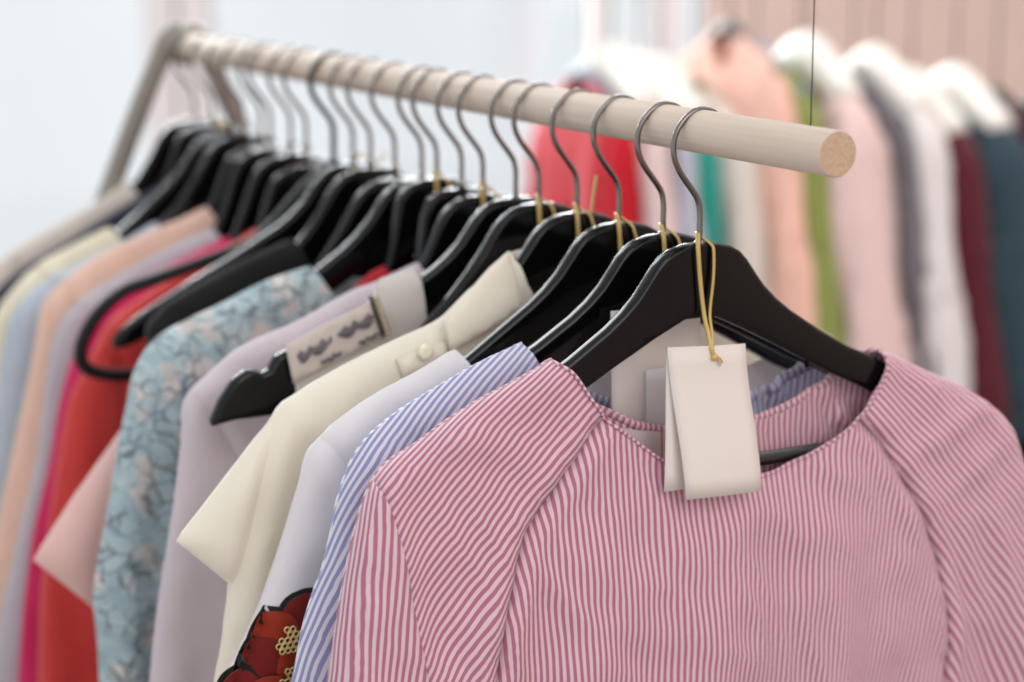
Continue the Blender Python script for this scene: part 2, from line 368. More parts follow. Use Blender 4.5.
def lowered(half, sil, clear=.0075):
    """the same arm profile, dropped just enough to lie inside the garment it carries"""
    if not sil: return half
    L = smoothpoly(sil); pts = [(-p.x, p.y) for p in L if p.y > -.245]
    def silz(x):
        for (xa, za), (xb, zb) in zip(pts, pts[1:]):
            if xa <= x <= xb: return za+(zb-za)*(x-xa)/(xb-xa+1e-9)
        return None
    top = half[:16] if half is HALF else half[:26]
    x0 = pts[0][0]
    def need(x):
        z = silz(x)
        if z is None: return 0
        for (xa, za), (xb, zb) in zip(half, half[1:]):
            if xa <= x <= xb and za > -.21: return max(0, za+(zb-za)*(x-xa)/(xb-xa+1e-9)-(z-clear))
        return 0
    xs = [x0+.004+(.215-x0-.004)*k/12 for k in range(13)]
    nd = [(x, need(x)) for x in xs]
    def drop(x):
        if x <= .034: return 0
        if x < xs[0]: return nd[0][1]*sm(x, .034, xs[0])
        for (xa, a), (xb, c) in zip(nd, nd[1:]):
            if xa <= x <= xb: return a+(c-a)*(x-xa)/(xb-xa+1e-9)
        return nd[-1][1]
    out = [(x, z-drop(x)) for x, z in half]
    zt = min(z for x, z in out); zm = max(z for x, z in out if x > .20)
    us = [x for x, z in [(-p.x, p.y) for p in resample(L, .006)] if zt-.004 <= z <= zm+.012]
    lim = (min(us) if us else .24)-.010
    xm = max(x for x, z in out)
    k = min(1, (lim-.09)/(xm-.09))
    return [(x if x < .09 else .09+(x-.09)*k, z) for x, z in out]

def hanger(s, label, notched=False, bar=True, dz=0.0, hookmat=None, yaw=0.0, group='black wooden hangers on the front rail', proto={}, sil=None):
    key = ('n' if notched else 'p')+str(bar)
    t = empty('clothes_hanger', rail_pt(s), RZ+R(yaw), label, 'hanger', group)
    if key in proto:
        for ch in proto[key]:
            if (sil or dz) and ch.name.startswith('hanger_body'): continue
            c = ch.copy(); COL.objects.link(c); c.parent = t
        if sil or dz: outline_solid(lowered([(x, z+dz) for x, z in HALF], sil), .0115, BLACK, 'hanger_body', t)
        if dz: tubeobj('hook_shaft', [(0, 0, -.070), (0, 0, -.074+dz)], .0020, STEEL, t, seg=10)
        return t
    parts = []
    parts.append(outline_solid(NOTCH if notched else lowered(HALF, sil), .0115, BLACK, 'hanger_body', t))
    hp = catmull([(x, 0, z) for x, z in HOOK], 5)
    parts.append(tubeobj('hook', hp, .0020, STEEL, t, seg=10))
    V, Fc = tube([(0, 0, -.0755), (0, 0, -.0725), (0, 0, -.0705)], [.0042, .0042, .0028], seg=12)
    parts.append(obj('hook_collar', V, Fc, STEEL, t))
    if bar: parts.append(tubeobj('trouser_bar', [(-.200, 0, -.2235), (-.1, 0, -.2235), (.1, 0, -.2235), (.200, 0, -.2235)], .0048, SATIN, t, seg=12))
    for sx in (-1, 1) if bar else ():
        parts.append(tubeobj('bar_pin', [(sx*.192, 0, -.2235), (sx*.192, 0, -.200)], .003, DSTEEL, t, seg=8))
        if bar: parts.append(tubeobj('strap_pin', [(sx*.089, 0, -.152), (sx*.089, 0, -.164)], .0014, DSTEEL, t, seg=8))
    proto[key] = parts
    return t

# ------------------------------------------------------------------ garments
def seg_dist(px, pz, segs):
    best = 1e9
    for ax, az, bx, bz, dx, dz, L2 in segs:
        t = ((px-ax)*dx+(pz-az)*dz)/L2
        t = 0 if t < 0 else (1 if t > 1 else t)
        ex = ax+dx*t-px; ez = az+dz*t-pz
        d = ex*ex+ez*ez
        if d < best: best = d
    return math.sqrt(best)

def mksegs(pl):
    out = []
    for a, b in zip(pl, pl[1:]):
        dx, dz = b[0]-a[0], b[1]-a[1]
        L2 = dx*dx+dz*dz
        if L2 > 1e-12: out.append((a[0], a[1], b[0], b[1], dx, dz, L2))
    return out

def inpoly(x, z, P):
    c = False; j = len(P)-1
    for i in range(len(P)):
        if (P[i][1] > z) != (P[j][1] > z) and x < (P[j][0]-P[i][0])*(z-P[i][1])/(P[j][1]-P[i][1])+P[i][0]: c = not c
        j = i
    return c

def sm(x, a, b):
    t = max(0, min(1, (x-a)/(b-a))); return t*t*(3-2*t)

class Garment:
    def __init__(self, silL, silR=None, hem=-.7, nf=None, nb=None, step=.011, T0=.011, T1=.018, Tback=None, fold=.004, lam=.07, seed=0,
                 grooves=(), neck=.06, neckb=.02, hemflare=.01):
        L = smoothpoly(silL)
        last = L[-1]
        if last.y > hem:
            prev = L[-3]; d = (last-prev).normalized()
            if last.y < -.1: L.append(Vector((last.x - hemflare*(last.y-hem)/.3, hem)))
        else:
            L = [p for p in L if p.y > hem]; L.append(Vector((L[-1].x, hem)))
        if silR is None:
            Rr = [Vector((-p.x, p.y)) for p in L]
        else:
            Rr = smoothpoly(silR); Rr.append(Vector((Rr[-1].x+.02, hem)))
        self.L = resample(L, step); self.R = resample(Rr, step)
        self.segs = mksegs(self.L)+mksegs(self.R)
        a, b = self.L[0], self.R[0]
        def neckline(depth):
            return [(a.x+(b.x-a.x)*t, a.y+(b.y-a.y)*t-depth*(math.sin(math.pi*t)**.7)) for t in [k/16 for k in range(17)]]
        self.nf = resample(smoothpoly(nf) if nf else [Vector(p) for p in neckline(neck)], step)
        self.nb = resample(smoothpoly(nb) if nb else [Vector(p) for p in neckline(neckb)], step)
        self.hem = hem; self.step = step
        self.T0, self.T1 = T0, T1; self.Tb = Tback or T1; self.fold, self.lam, self.seed = fold, lam, seed
        self.grooves = [mksegs([Vector(p) for p in g]) for g in grooves]
        self.extra = None
    def h(self, x, z, front=True):
        d = seg_dist(x, z, self.segs)
        T = self.T0+((self.T1 if front else self.Tb)-self.T0)*sm(-z, .15, .34)
        Rr = .013+.015*sm(-z, .2, .4)
        q = min(1, d/Rr); prof = math.sqrt(max(0, 1-(1-q)**2))
        A = self.fold*sm(-z, .17, .42)
        sd = self.seed*3.7 + (0 if front else 11)
        n = noise.noise(Vector((x*9+sd, z*2.5, sd)))
        f = A*math.sin(2*math.pi*(x+n*.035)/self.lam*(1+.0*z) + sd)
        f += A*.8*noise.noise(Vector((x*22+sd, z*4, 3.1)))
        f += .0028*noise.noise(Vector((x*30+sd, z*30, 7.7)))*sm(-z, .12, .2)
        f += .0020*(1-2.2*abs(noise.noise(Vector(((x+z*.6)*38+sd, (z-x*.6)*16, sd+5)))))
        hh = prof*(T+f)
        for g in self.grooves:
            dg = seg_dist(x, z, g)
            hh -= .004*math.exp(-(dg/.0045)**2)*prof
            hh += .0022*math.exp(-((dg-.010)/.006)**2)*prof
        if self.extra: hh += self.extra(x, z, front)*prof
        return max(hh, 0)
    def sheet(self, front, regions, constraints=()):
        """regions: function (x,z)->key ; returns dict key->(verts, faces)"""
        nk = self.nf if front else self.nb
        hemline = resample([self.L[-1], self.R[-1]], self.step)
        loop = self.L + hemline[1:] + self.R[::-1][1:] + nk[::-1][1:-1]
        cl = []
        for p in loop:
            if not cl or (p-cl[-1]).length > 1e-5: cl.append(p)
        if (cl[0]-cl[-1]).length < 1e-5: cl.pop()
        P = [(p.x, p.y) for p in cl]
        n = len(P); verts = [Vector(p) for p in P]; edges = [(i, (i+1) % n) for i in range(n)]
        for c in constraints:
            c = resample([Vector(p) for p in c], self.step)
            c = [p for p in c if inpoly(p.x, p.y, P)]
            b0 = len(verts); verts += c
            edges += [(b0+i, b0+i+1) for i in range(len(c)-1)]
        x0 = min(p[0] for p in P); x1 = max(p[0] for p in P); z0 = min(p[1] for p in P); z1 = max(p[1] for p in P)
        st = self.step; row = 0; z = z0+st*.5
        bs = mksegs([Vector(p) for p in P]+[Vector(P[0])])
        cs = []
        for c in constraints: cs += mksegs([Vector(p) for p in c])
        for off in (.0012, .0038):
            for side in (self.L, self.R):
                for i in range(1, len(side)-1):
                    tt = (side[i+1]-side[i-1]).normalized()
                    for sg in (-1, 1):
                        q = side[i]+Vector((-tt.y, tt.x))*off*sg
                        if inpoly(q.x, q.y, P) and seg_dist(q.x, q.y, bs) > off*.9 and (not cs or seg_dist(q.x, q.y, cs) > .0015): verts.append(q)
        while z < z1:
            x = x0+(st*.5 if row % 2 else 0)
            while x < x1:
                if inpoly(x, z, P) and seg_dist(x, z, bs) > max(st*.45, .0062) and (not cs or seg_dist(x, z, cs) > st*.4):
                    verts.append(Vector((x, z)))
                x += st
            z += st*.87; row += 1
        vo, eo, fo, _, _, _ = delaunay_2d_cdt(verts, edges, [], 0, 1e-6)
        sgn = -1 if front else 1
        V3 = [Vector((p.x, sgn*self.h(p.x, p.y, front), p.y)) for p in vo]
        out = {}
        for f in fo:
            cx = sum(vo[i].x for i in f)/3; cz = sum(vo[i].y for i in f)/3
            if not inpoly(cx, cz, P): continue
            if front: f = f[::-1] if False else f
            out.setdefault(regions(cx, cz), []).append(f)
        res = {}
        for k, fs in out.items():
            mp = {}; vv = []; ff = []
            for f in fs:
                g = []
                for i in f:
                    if i not in mp: mp[i] = len(vv); vv.append(V3[i])
                    g.append(mp[i])
                ff.append(tuple(g) if front else tuple(g[::-1]))
            res[k] = (vv, ff)
        return res

def thin(o, t=.0011):
    m = o.modifiers.new('solid', 'SOLIDIFY'); m.thickness = t; m.offset = -1
    return o

def strip_on(G, pl, width, front, lift, mat, name, parent, period_uv=True, inward=1):
    """band following a neckline, lying on the sheet"""
    P = resample(catmull(pl, 4), .004)
    V = []; Fc = []; U = []
    s = 0; n = len(P)
    for i, p in enumerate(P):
        t = (P[min(i+1, n-1)]-P[max(i-1, 0)]).normalized()
        nr = Vector((t.y, -t.x))*inward       # downwards for a left-to-right run
        if i: s += (P[i]-P[i-1]).length
        for k, w in enumerate((0, .5, 1)):
            q = p+nr*width*w
            sg = -1 if front else 1
            hh = G.h(q.x, q.y, front)
            lf = lift*(1 if k == 1 else .55)
            V.append(Vector((q.x, sg*(hh+lf) if not (not front) else hh - lf, q.y))); U.append(s)
        if i:
            a = (i-1)*3; b = i*3
            Fc += [(a, a+1, b+1, b), (a+1, a+2, b+2, b+1)]
    me = bpy.data.meshes.new(name); me.from_pydata([tuple(v) for v in V], [], Fc)
    uvl = me.uv_layers.new(name='uv')
    for p in me.polygons:
        p.use_smooth = True
        for li in p.loop_indices: uvl.data[li].uv = (U[me.loops[li].vertex_index], 0)
    me.materials.append(mat)
    o = bpy.data.objects.new(name, me); COL.objects.link(o); o.parent = parent
    return thin(o, .0012)

SLEEVE = [(.206, -.170), (.196, -.205), (.186, -.250), (.184, -.300), (.190, -.360), (.199, -.45), (.208, -.60), (.22, -.9)]
def sleeve_region(scale=1.0, line=None):
    ln = line or SLEEVE
    ln = [(x*scale, z) for x, z in ln]
    def xat(z):
        if z > ln[0][1]: return ln[0][0]
        for (xa, za), (xb, zb) in zip(ln, ln[1:]):
            if zb <= z <= za: return xa+(xb-xa)*(za-z)/(za-zb)
        return ln[-1][0]
    def reg(x, z):
        if abs(x) > xat(z): return 'sleeve_l' if x < 0 else 'sleeve_r'
        return 'body'
    return reg, ln

def garment(kind, s, data, mat, label, cat, sleeves=True, sscale=1.0, uvfun=None, buvfun=None, solid=False, sline=None, yaw=0, loc=None, rz=None, group=None, **kw):
    t = empty(kind, loc if loc is not None else rail_pt(s), rz if rz is not None else RZ+R(yaw), label, cat, group)
    if sleeves:
        reg, ln = sleeve_region(sscale, sline)
        lnL = [(-x, z) for x, z in ln]
        kw.setdefault('grooves', (ln, lnL))
        cons = [ln, lnL]
    else:
        reg = lambda x, z: 'body'; cons = []
    G = Garment(data, **kw)
    fr = G.sheet(True, reg, cons)
    bk = G.sheet(False, lambda x, z: 'body')
    for k, (v, f) in sorted(fr.items()):
        nm = 'front_panel' if k == 'body' else 'sleeve'
        fn = (uvfun[k] if uvfun else None)
        o = obj(nm, v, f, mat, t, fn)
        if solid: thin(o)
    v, f = bk['body']
    o = obj('back_panel', v, f, mat, t, buvfun or (uvfun['body'] if uvfun else None))
    if solid: thin(o)
    return t, G
# ================================================================== CAMERA
cam = bpy.data.cameras.new('camera'); co = bpy.data.objects.new('camera', cam); COL.objects.link(co)
co.location = (0, 0, CAM_H); co.rotation_euler = (math.pi/2-CAM_PITCH, 0, 0)
cam.sensor_width = 36; cam.lens = 2100/1024*36
cam.dof.use_dof = True; cam.dof.focus_distance = 1.31; cam.dof.aperture_fstop = 3.3
cam.clip_end = 60; cam.clip_start = .05
scene.camera = co

# ================================================================== RACK
rack = empty('clothes_rack', rail_pt(RAIL_L)+Vector((0, 0, -rail_pt(0).z)), RZ, 'pale birch rail with a sawn round end, on a grey splayed metal frame', 'clothes rack')
RHZ = P0.z
def rl(x, y, z): return Vector((x, y-RAIL_L, RHZ+z))       # rack-local: y measured along the rail from the near end
V, Fc = tube([rl(0, y, 0) for y in (0, .0012, .3, .6, .9, RAIL_L+.012)], [.0132, .0140, .0140, .0140, .0140, .0140], seg=48, cap=False)
V += [rl(0, RAIL_L+.012, 0)]
Fc += [(len(V)-1, 5*48+k, 5*48+(k+1) % 48) for k in range(48)]
rail_o = obj('rail', V, Fc, WOOD, rack)
V = [rl(0, 0, 0)]+[rl(.0132*math.cos(2*math.pi*k/48), 0, .0132*math.sin(2*math.pi*k/48)) for k in range(48)]
obj('rail_end', V, [(0, 1+(k+1) % 48, 1+k) for k in range(48)], ENDG, rail_o, smooth=False)
for sx, mt in ((-1, LEG), (1, LEG)):
    pts = [rl(sx*.002, RAIL_L+.004, .016), rl(sx*.014, RAIL_L+.004, .010), rl(sx*.030, RAIL_L+.004, -.020), rl(sx*.085, RAIL_L+.004, -.145), rl(sx*.30, RAIL_L+.004, -.66), rl(sx*.62, RAIL_L+.004, -RHZ+.012)]
    o = tubeobj('leg', catmull(pts, 6), .0085, mt, rack, seg=12, flat=1.3)
tubeobj('foot_bar', [rl(-.62, RAIL_L+.004, -RHZ+.0125), rl(.62, RAIL_L+.004, -RHZ+.0125)], .012, LEG, rack, seg=12)
V, Fc = tube([rl(0, RAIL_L-.008, 0), rl(0, RAIL_L+.020, 0)], [.0185, .0185], seg=32)
obj('end_collar', V, Fc, LEG, rack)
sW = .027
w = tubeobj('hanging_wire', [(0, 0, .0135), (0, 0, .5), (0, 0, 2.75-P0.z)], .00042, WIRE, None, seg=6)
w.location = rail_pt(sW); tag(w, 'thin dark wire rising straight up from the near end of the rail', 'wire')

# ================================================================== HANGERS
HL = [
 'black wooden hanger nearest the camera, holding the pink striped blouse',
 'black wooden hanger directly behind the nearest one, holding the blue striped blouse',
 'black wooden hanger holding the white top with the red flower applique',
 'black wooden hanger holding the cream collared shirt',
 'black wooden hanger without a visible garment, just behind the cream shirt',
 'black wooden hanger with a bare notched tip poking out past the lace strap',
 'black wooden hanger holding the plain lilac blouse, behind the notched hanger',
 'black wooden hanger holding the dove grey blouse hidden behind the lilac blouse',
 'black wooden hanger holding the scarlet top between lilac and floral blouses',
 'black wooden hanger holding the blue floral blouse',
 'black wooden hanger holding the shell pink short sleeved top behind the floral blouse',
 'black wooden hanger with a glossy bare tip, holding the black velvet top',
 'empty black wooden hanger whose top edge shines white above the velvet top',
 'x',
 'black wooden hanger holding the coral red blouse',
 'black wooden hanger holding the hot pink dress',
 'black wooden hanger holding the pale lilac grey blouse',
 'black wooden hanger holding the peach blouse',
 'black wooden hanger holding the ice blue blouse',
 'black wooden hanger holding the pale yellow blouse',
 'black wooden hanger holding the thin navy top, second from the far end',
 'black wooden hanger at the far end of the rail, holding the oatmeal cardigan']
NZ = [0, 0, 0, 0, 0, 0, -.004, -.003, 0, -.003, -.009, -.005, -.005, 0, -.018, -.011, -.010, -.010, -.004, -.003, 0, 0]
D['velvet12'] = (.641, [p for p in D['velvet'][1][:4]]+[(-.215, -.191), (-.238, -.205), (-.25, -.235)])
HSIL = dict(zip((0, 1, 2, 3, 4, 6, 7, 8, 9, 10, 11, 14, 15, 16, 17, 18, 19, 20, 21), ('pink', 'blue', 'white', 'cream', 'h5', 'lilac', 'hidden8', 'redbit', 'floral', 'shell', 'velvet12', 'coral', 'hot', 'dove', 'peach', 'ice', 'lemon', 'navy', 'oat')))
for i, s in enumerate(S):
    if i == 13: continue
    sl = HSIL.get(i)
    hanger(s, HL[i], notched=(i == 5), dz=min(0, NZ[i]), bar=i == 0, sil=D[sl][1] if sl else None)
# tubular plastic hanger
t = empty('clothes_hanger', rail_pt(D['tube'][0]), RZ, 'black tubular plastic hanger with a thick rounded loop at its end', 'hanger')
left = [(x, 0, z) for x, z in D['tube'][1]]
tl = catmull(left+[(0, 0, -.2474)], 5)
full = tl + [Vector((-p.x, 0, p.z)) for p in tl[::-1][1:-1]]
tubeobj('hanger_body', full, .0058, PLASTIC, t, seg=12, closed=True)
tubeobj('hook', catmull([(x, 0, z) for x, z in HOOK], 5), .0026, PLASTIC, t, seg=10)

# ================================================================== FRONT GARMENTS
PINK = stripe('pink_stripe_cotton', (.915, .785, .81), (.725, .45, .545), .0046, .5, tl=.12)
BLUE = stripe('blue_stripe_cotton', (.90, .89, .93), (.60, .60, .77), .0050, .5)
WHITE = cloth('soft_white_cotton', (.93, .905, .91), var=.02)
CREAM = cloth('cream_cotton', (.975, .94, .87), var=.03)
LACEW = cloth('pale_strap_cotton', (.87, .83, .81), var=.03)
LILAC = cloth('lilac_cotton', (.87, .815, .84), var=.03)
DOVEG = cloth('blue_grey_cloth', (.58, .64, .68), var=.04)
SCAR = cloth('scarlet_cloth', (.78, .16, .18), var=.05)
FLOR = floral()
SHELL = cloth('shell_pink_cloth', (.96, .80, .77), var=.03)
VELVET = cloth('black_velvet', (.075, .075, .08), sheen=.15, var=.02, tl=0)
CORAL = cloth('coral_red_cloth', (.88, .29, .27), var=.08)
HOT = cloth('hot_pink_cloth', (.88, .20, .42), var=.06)
DOVE = cloth('lilac_grey_cloth', (.81, .785, .81), var=.03)
PEACH = cloth('peach_cloth', (.96, .81, .73), var=.03)
ICE = cloth('ice_blue_cloth', (.77, .81, .86), var=.03)
LEMON = cloth('lemon_cloth', (.97, .93, .83), var=.03)
NAVY = cloth('navy_cloth', (.16, .17, .24), var=.03, tl=0)
OAT = cloth('oatmeal_knit', (.87, .82, .78), var=.03)

# --- G1 pink striped raglan blouse
def pw(line):
    ln = sorted(line, key=lambda p: -p[1])
    def f(z):
        if z > ln[0][1]: return None
        for (xa, za), (xb, zb) in zip(ln, ln[1:]):
            if zb <= z <= za: return xa+(xb-xa)*(za-z)/(za-zb+1e-9)
        return ln[-1][0]
    return f
ragL = D['rag_l'][1]+[(-.172, -.45), (-.18, -.72)]
ragR = D['rag_r'][1]+[(.203, -.55), (.21, -.72)]
cr = D['crease'][1]+[(-.196, -.45), (-.186, -.72)]
fL, fR, fC = pw(ragL), pw(ragR), pw(cr)
def reg1(x, z):
    if x < 0:
        a = fL(z)
        if a is None: return 'sleeve_l'
        if x < a:
            c = fC(z)
            if c is not None and x < c: return 'outer_l'
            return 'sleeve_l'
        return 'body'
    a = fR(z)
    if a is None: return 'sleeve_r' if x > .1 else 'body'
    return 'sleeve_r' if x > a else 'body'
t1 = empty('blouse', rail_pt(.142), RZ, 'pink and white striped raglan blouse with a wide round neck, nearest the camera', 'blouse')
G1 = Garment(D['pink'][1], D['pinkR'][1], hem=-.62, nf=D['nf'][1], nb=D['nb'][1], step=.0055, T0=.011, T1=.024, Tback=.010, fold=.0035, lam=.085, seed=2,
             grooves=(ragL, ragR))
crs = mksegs([Vector(p) for p in cr])
def ex1(x, z, front):
    if not front: return 0
    r = 0
    d = seg_dist(x, z, crs)
    r += .0045*math.exp(-(d/.010)**2)*sm(-z, .2, .24)                      # sleeve fold ridge
    # drape folds under the right shoulder
    for (cx, cz, ang, wd, ln, am) in ((.21, -.215, 24, .009, .06, .0045), (.235, -.245, 30, .008, .05, .003), (-.155, -.185, -18, .011, .05, .003), (.255, -.33, -75, .011, .10, .006), (.225, -.36, -70, .009, .09, -.004), (.285, -.40, -78, .010, .10, .004),
                                      (-.02, -.33, 88, .03, .12, .003), (.06, -.36, 92, .02, .12, -.003), (-.10, -.34, 95, .018, .10, .0025), (.15, -.37, 80, .014, .10, .004)):
        a = R(ang); dx, dz = x-cx, z-cz
        p = dx*math.cos(a)+dz*math.sin(a); q = -dx*math.sin(a)+dz*math.cos(a)
        r += am*math.exp(-(q/wd)**2-(p/ln)**2)
    r -= .008*sm(x, -.08, .0)*(1-sm(x, .06, .12))*sm(z, -.27, -.20)
    return r
G1.extra = ex1
fr = G1.sheet(True, reg1, (ragL, ragR, cr))
uvs1 = {
 'body': lambda c: (c.x - .26*(c.z+.22)*sm(c.x, .04, .2) + .05*(c.z+.22)*sm(-c.x, .0, .15), c.z),
 'sleeve_l': lambda c: (-.70*c.x+.66*c.z+.75*(c.z+.24)**2+.35*(c.x+.18)**2+.9*max(0, .012+c.y), c.z),
 'sleeve_r': lambda c: (.74*c.x+.64*c.z+.9*(c.z+.25)**2+.9*max(0, .012+c.y), c.z),
 'outer_l': lambda c: (c.x-.12*c.z-.9*max(0, .012+c.y), c.z)}
for k, nm in (('body', 'front_panel'), ('sleeve_l', 'sleeve'), ('sleeve_r', 'sleeve'), ('outer_l', 'sleeve_back')):
    v, f = fr[k]; thin(obj(nm, v, f, PINK, t1, uvs1[k]), .0008)
v, f = G1.sheet(False, lambda x, z: 'body')['body']
thin(obj('back_panel', v, f, PINK, t1, lambda c: (c.x, c.z)), .0008)
strip_on(G1, D['nb'][1], .0062, False, .0012, PINK, 'neck_binding', t1)
strip_on(G1, D['nf'][1], .0022, True, .0010, PINK, 'neck_binding', t1)
# woven label inside the back neck
V = []
for a in (-.060, -.040, -.021):
    for zz, b in ((-.190, 0), (-.207, 1)):
        V.append((a, G1.h(a, zz-.003, False)-.0025, zz-.012*(a+.06)/.03*.5))
obj('neck_label', V, [(0, 1, 3, 2), (2, 3, 5, 4)], LABEL, t1)

# --- G2 .. behind
STR2 = {'body': lambda c: (c.x, c.z), 'sleeve_l': lambda c: (-.75*c.x+.7*c.z+1.05*(c.z+.15)**2+.8*max(0, .011+c.y), c.z), 'sleeve_r': lambda c: (.75*c.x+.7*c.z+1.05*(c.z+.15)**2+.8*max(0, .011+c.y), c.z)}
RAGB = [(.085, -.165), (.105, -.195), (.13, -.23), (.15, -.27), (.165, -.33), (.17, -.45), (.18, -.9)]
t2, G2 = garment('blouse', .185, D['blue'][1], BLUE, 'blue and white striped blouse just behind the pink striped one', 'blouse', sline=RAGB, uvfun=STR2,
                 silR=D['blueR'][1], nb=D['nb2'][1], nf=D['nf2'][1], hem=-.64, step=.0075, T0=.010, T1=.015, seed=3, fold=.003)
strip_on(G2, D['nb2'][1], .008, False, .0012, BLUE, 'neck_binding', t2)
t3, G3 = garment('blouse', .241, D['white'][1], WHITE, 'soft white blouse with a dark red flower applique on its side', 'blouse', sline=[(.226, -.196), (.205, -.225), (.20, -.27), (.205, -.4), (.21, -.9)],
                 silR=D['whiteR'][1], hem=-.66, step=.009, T0=.010, T1=.014, seed=4, neck=.09, neckb=.03, fold=.003)
CSL = [(.236, -.190), (.243, -.215), (.256, -.260), (.270, -.304), (.272, -.32)]
t4, G4 = garment('shirt', .297, D['cream'][1], CREAM, 'cream shirt with a pointed collar, buttoned shoulder tab and short sleeves', 'shirt', sline=CSL,
                 hem=-.68, step=.008, T0=.010, T1=.013, seed=5, neck=.06, neckb=.0, fold=.003)
t6, G6 = garment('camisole', .387, D['strap'][1], LACEW, 'pale camisole with a grey patterned shoulder strap and beaded clasp', 'camisole', sleeves=False,
                 hem=-.62, step=.009, T0=.009, T1=.010, seed=6, fold=.002,
                 nf=[(-.0853, -.1185), (-.0815, -.140), (-.079, -.160), (-.062, -.185), (-.03, -.197), (0, -.20), (.03, -.197), (.062, -.185), (.079, -.160), (.0815, -.140), (.0853, -.1185)])
t7, G7 = garment('blouse', .439, D['lilac'][1], LILAC, 'plain lilac blouse behind the bare notched hanger tip', 'blouse', sline=[(.243, -.205), (.225, -.228), (.208, -.262), (.20, -.31), (.205, -.45), (.22, -.9)],
                 hem=-.72, step=.009, T0=.010, T1=.013, seed=7, fold=.0035)
t8, G8 = garment('blouse', .474, D['hidden8'][1], DOVEG, 'blue grey blouse tucked between the lilac blouse and the scarlet top', 'blouse', hem=-.66, T0=.009, T1=.011, seed=8, fold=.002)
t9, G9 = garment('blouse', .517, D['redbit'][1], SCAR, 'scarlet top showing only a sliver beside the lilac blouse', 'blouse', hem=-.6, T0=.008, T1=.009, seed=9, fold=.002)
t10, G10 = garment('blouse', .544, D['floral'][1], FLOR, 'light blue blouse printed with pale outlined flowers', 'blouse', hem=-.74, step=.008, T0=.011, T1=.016, seed=10, fold=.005, lam=.06)
t11, G11 = garment('blouse', .594, D['shell'][1], SHELL, 'shell pink top, its short sleeve pointing out behind the floral blouse', 'blouse', sleeves=True, sline=[(.21, -.24), (.225, -.30), (.25, -.36), (.272, -.411), (.273, -.42)],
                   hem=-.7, T0=.009, T1=.012, seed=11, fold=.003)
t12, G12 = garment('blouse', .641, D['velvet'][1], VELVET, 'black velvet sleeveless top behind the floral blouse', 'blouse', sleeves=False, hem=-.5, T0=.011, T1=.012, seed=12, fold=.002)
t15, G15 = garment('blouse', .778, D['coral'][1], CORAL, 'coral red blouse seen through the loop of the plastic hanger', 'blouse', hem=-.82, T0=.011, T1=.018, seed=15, fold=.005, lam=.06)
t16, G16 = garment('dress', .814, D['hot'][1], HOT, 'hot pink dress showing as a thin strip beside the coral blouse', 'dress', hem=-.95, T0=.009, T1=.014, seed=16, fold=.004)
t17, G17 = garment('blouse', .862, D['dove'][1], DOVE, 'pale lilac grey blouse between the hot pink dress and the peach blouse', 'blouse', hem=-.85, T0=.009, T1=.012, seed=17, fold=.003)
t18, G18 = garment('blouse', .887, D['peach'][1], PEACH, 'peach long sleeved blouse with a small button at its cuff', 'blouse', hem=-.8, T0=.010, T1=.016, seed=18, fold=.004)
t19, G19 = garment('blouse', .932, D['ice'][1], ICE, 'ice blue blouse between the peach and the yellow blouses', 'blouse', hem=-.8, T0=.010, T1=.015, seed=19, fold=.004)
t20, G20 = garment('blouse', .969, D['lemon'][1], LEMON, 'pale yellow blouse behind the ice blue one', 'blouse', hem=-.8, T0=.009, T1=.014, seed=20, fold=.003)
t21, G21 = garment('blouse', 1.015, D['navy'][1], NAVY, 'thin navy top in front of the oatmeal cardigan', 'blouse', hem=-.8, T0=.009, T1=.013, seed=21, fold=.003)
t22, G22 = garment('cardigan', 1.063, D['oat'][1], OAT, 'oatmeal cardigan at the far end of the rail', 'cardigan', hem=-.8, T0=.012, T1=.016, seed=22, fold=.003)

# --- flat cloth pieces lying on a garment front
def patch(G, poly, lift, mat, name, parent, th=.0012, step=.006, puff=.0, base=None, mats=None):
    P = [Vector(p) for p in poly]
    loop = resample(P+[P[0]], step)[:-1]
    PP = [(p.x, p.y) for p in loop]; n = len(PP); verts = list(loop)
    x0 = min(p[0] for p in PP); x1 = max(p[0] for p in PP); z0 = min(p[1] for p in PP); z1 = max(p[1] for p in PP)
    bs = mksegs([Vector(p) for p in PP]+[Vector(PP[0])])
    z = z0+step/2
    while z < z1:
        x = x0+step/2
        while x < x1:
            if inpoly(x, z, PP) and seg_dist(x, z, bs) > step*.4: verts.append(Vector((x, z)))
            x += step
        z += step
    vo, _, fo, _, _, _ = delaunay_2d_cdt(verts, [(i, (i+1) % n) for i in range(n)], [], 0, 1e-7)
    V = []
    for p in vo:
        d = seg_dist(p.x, p.y, bs)
        hh = (G.h(p.x, p.y, True) if G else 0) if base is None else base(p.x, p.y)
        V.append((p.x, -(hh+lift+puff*(1-math.exp(-d/.004))), p.y))
    Fs = [f for f in fo if inpoly(sum(vo[i].x for i in f)/3, sum(vo[i].y for i in f)/3, PP)]
    o = obj(name, V, Fs, mat, parent)
    m = o.modifiers.new('solid', 'SOLIDIFY'); m.thickness = th; m.offset = -1
    return o

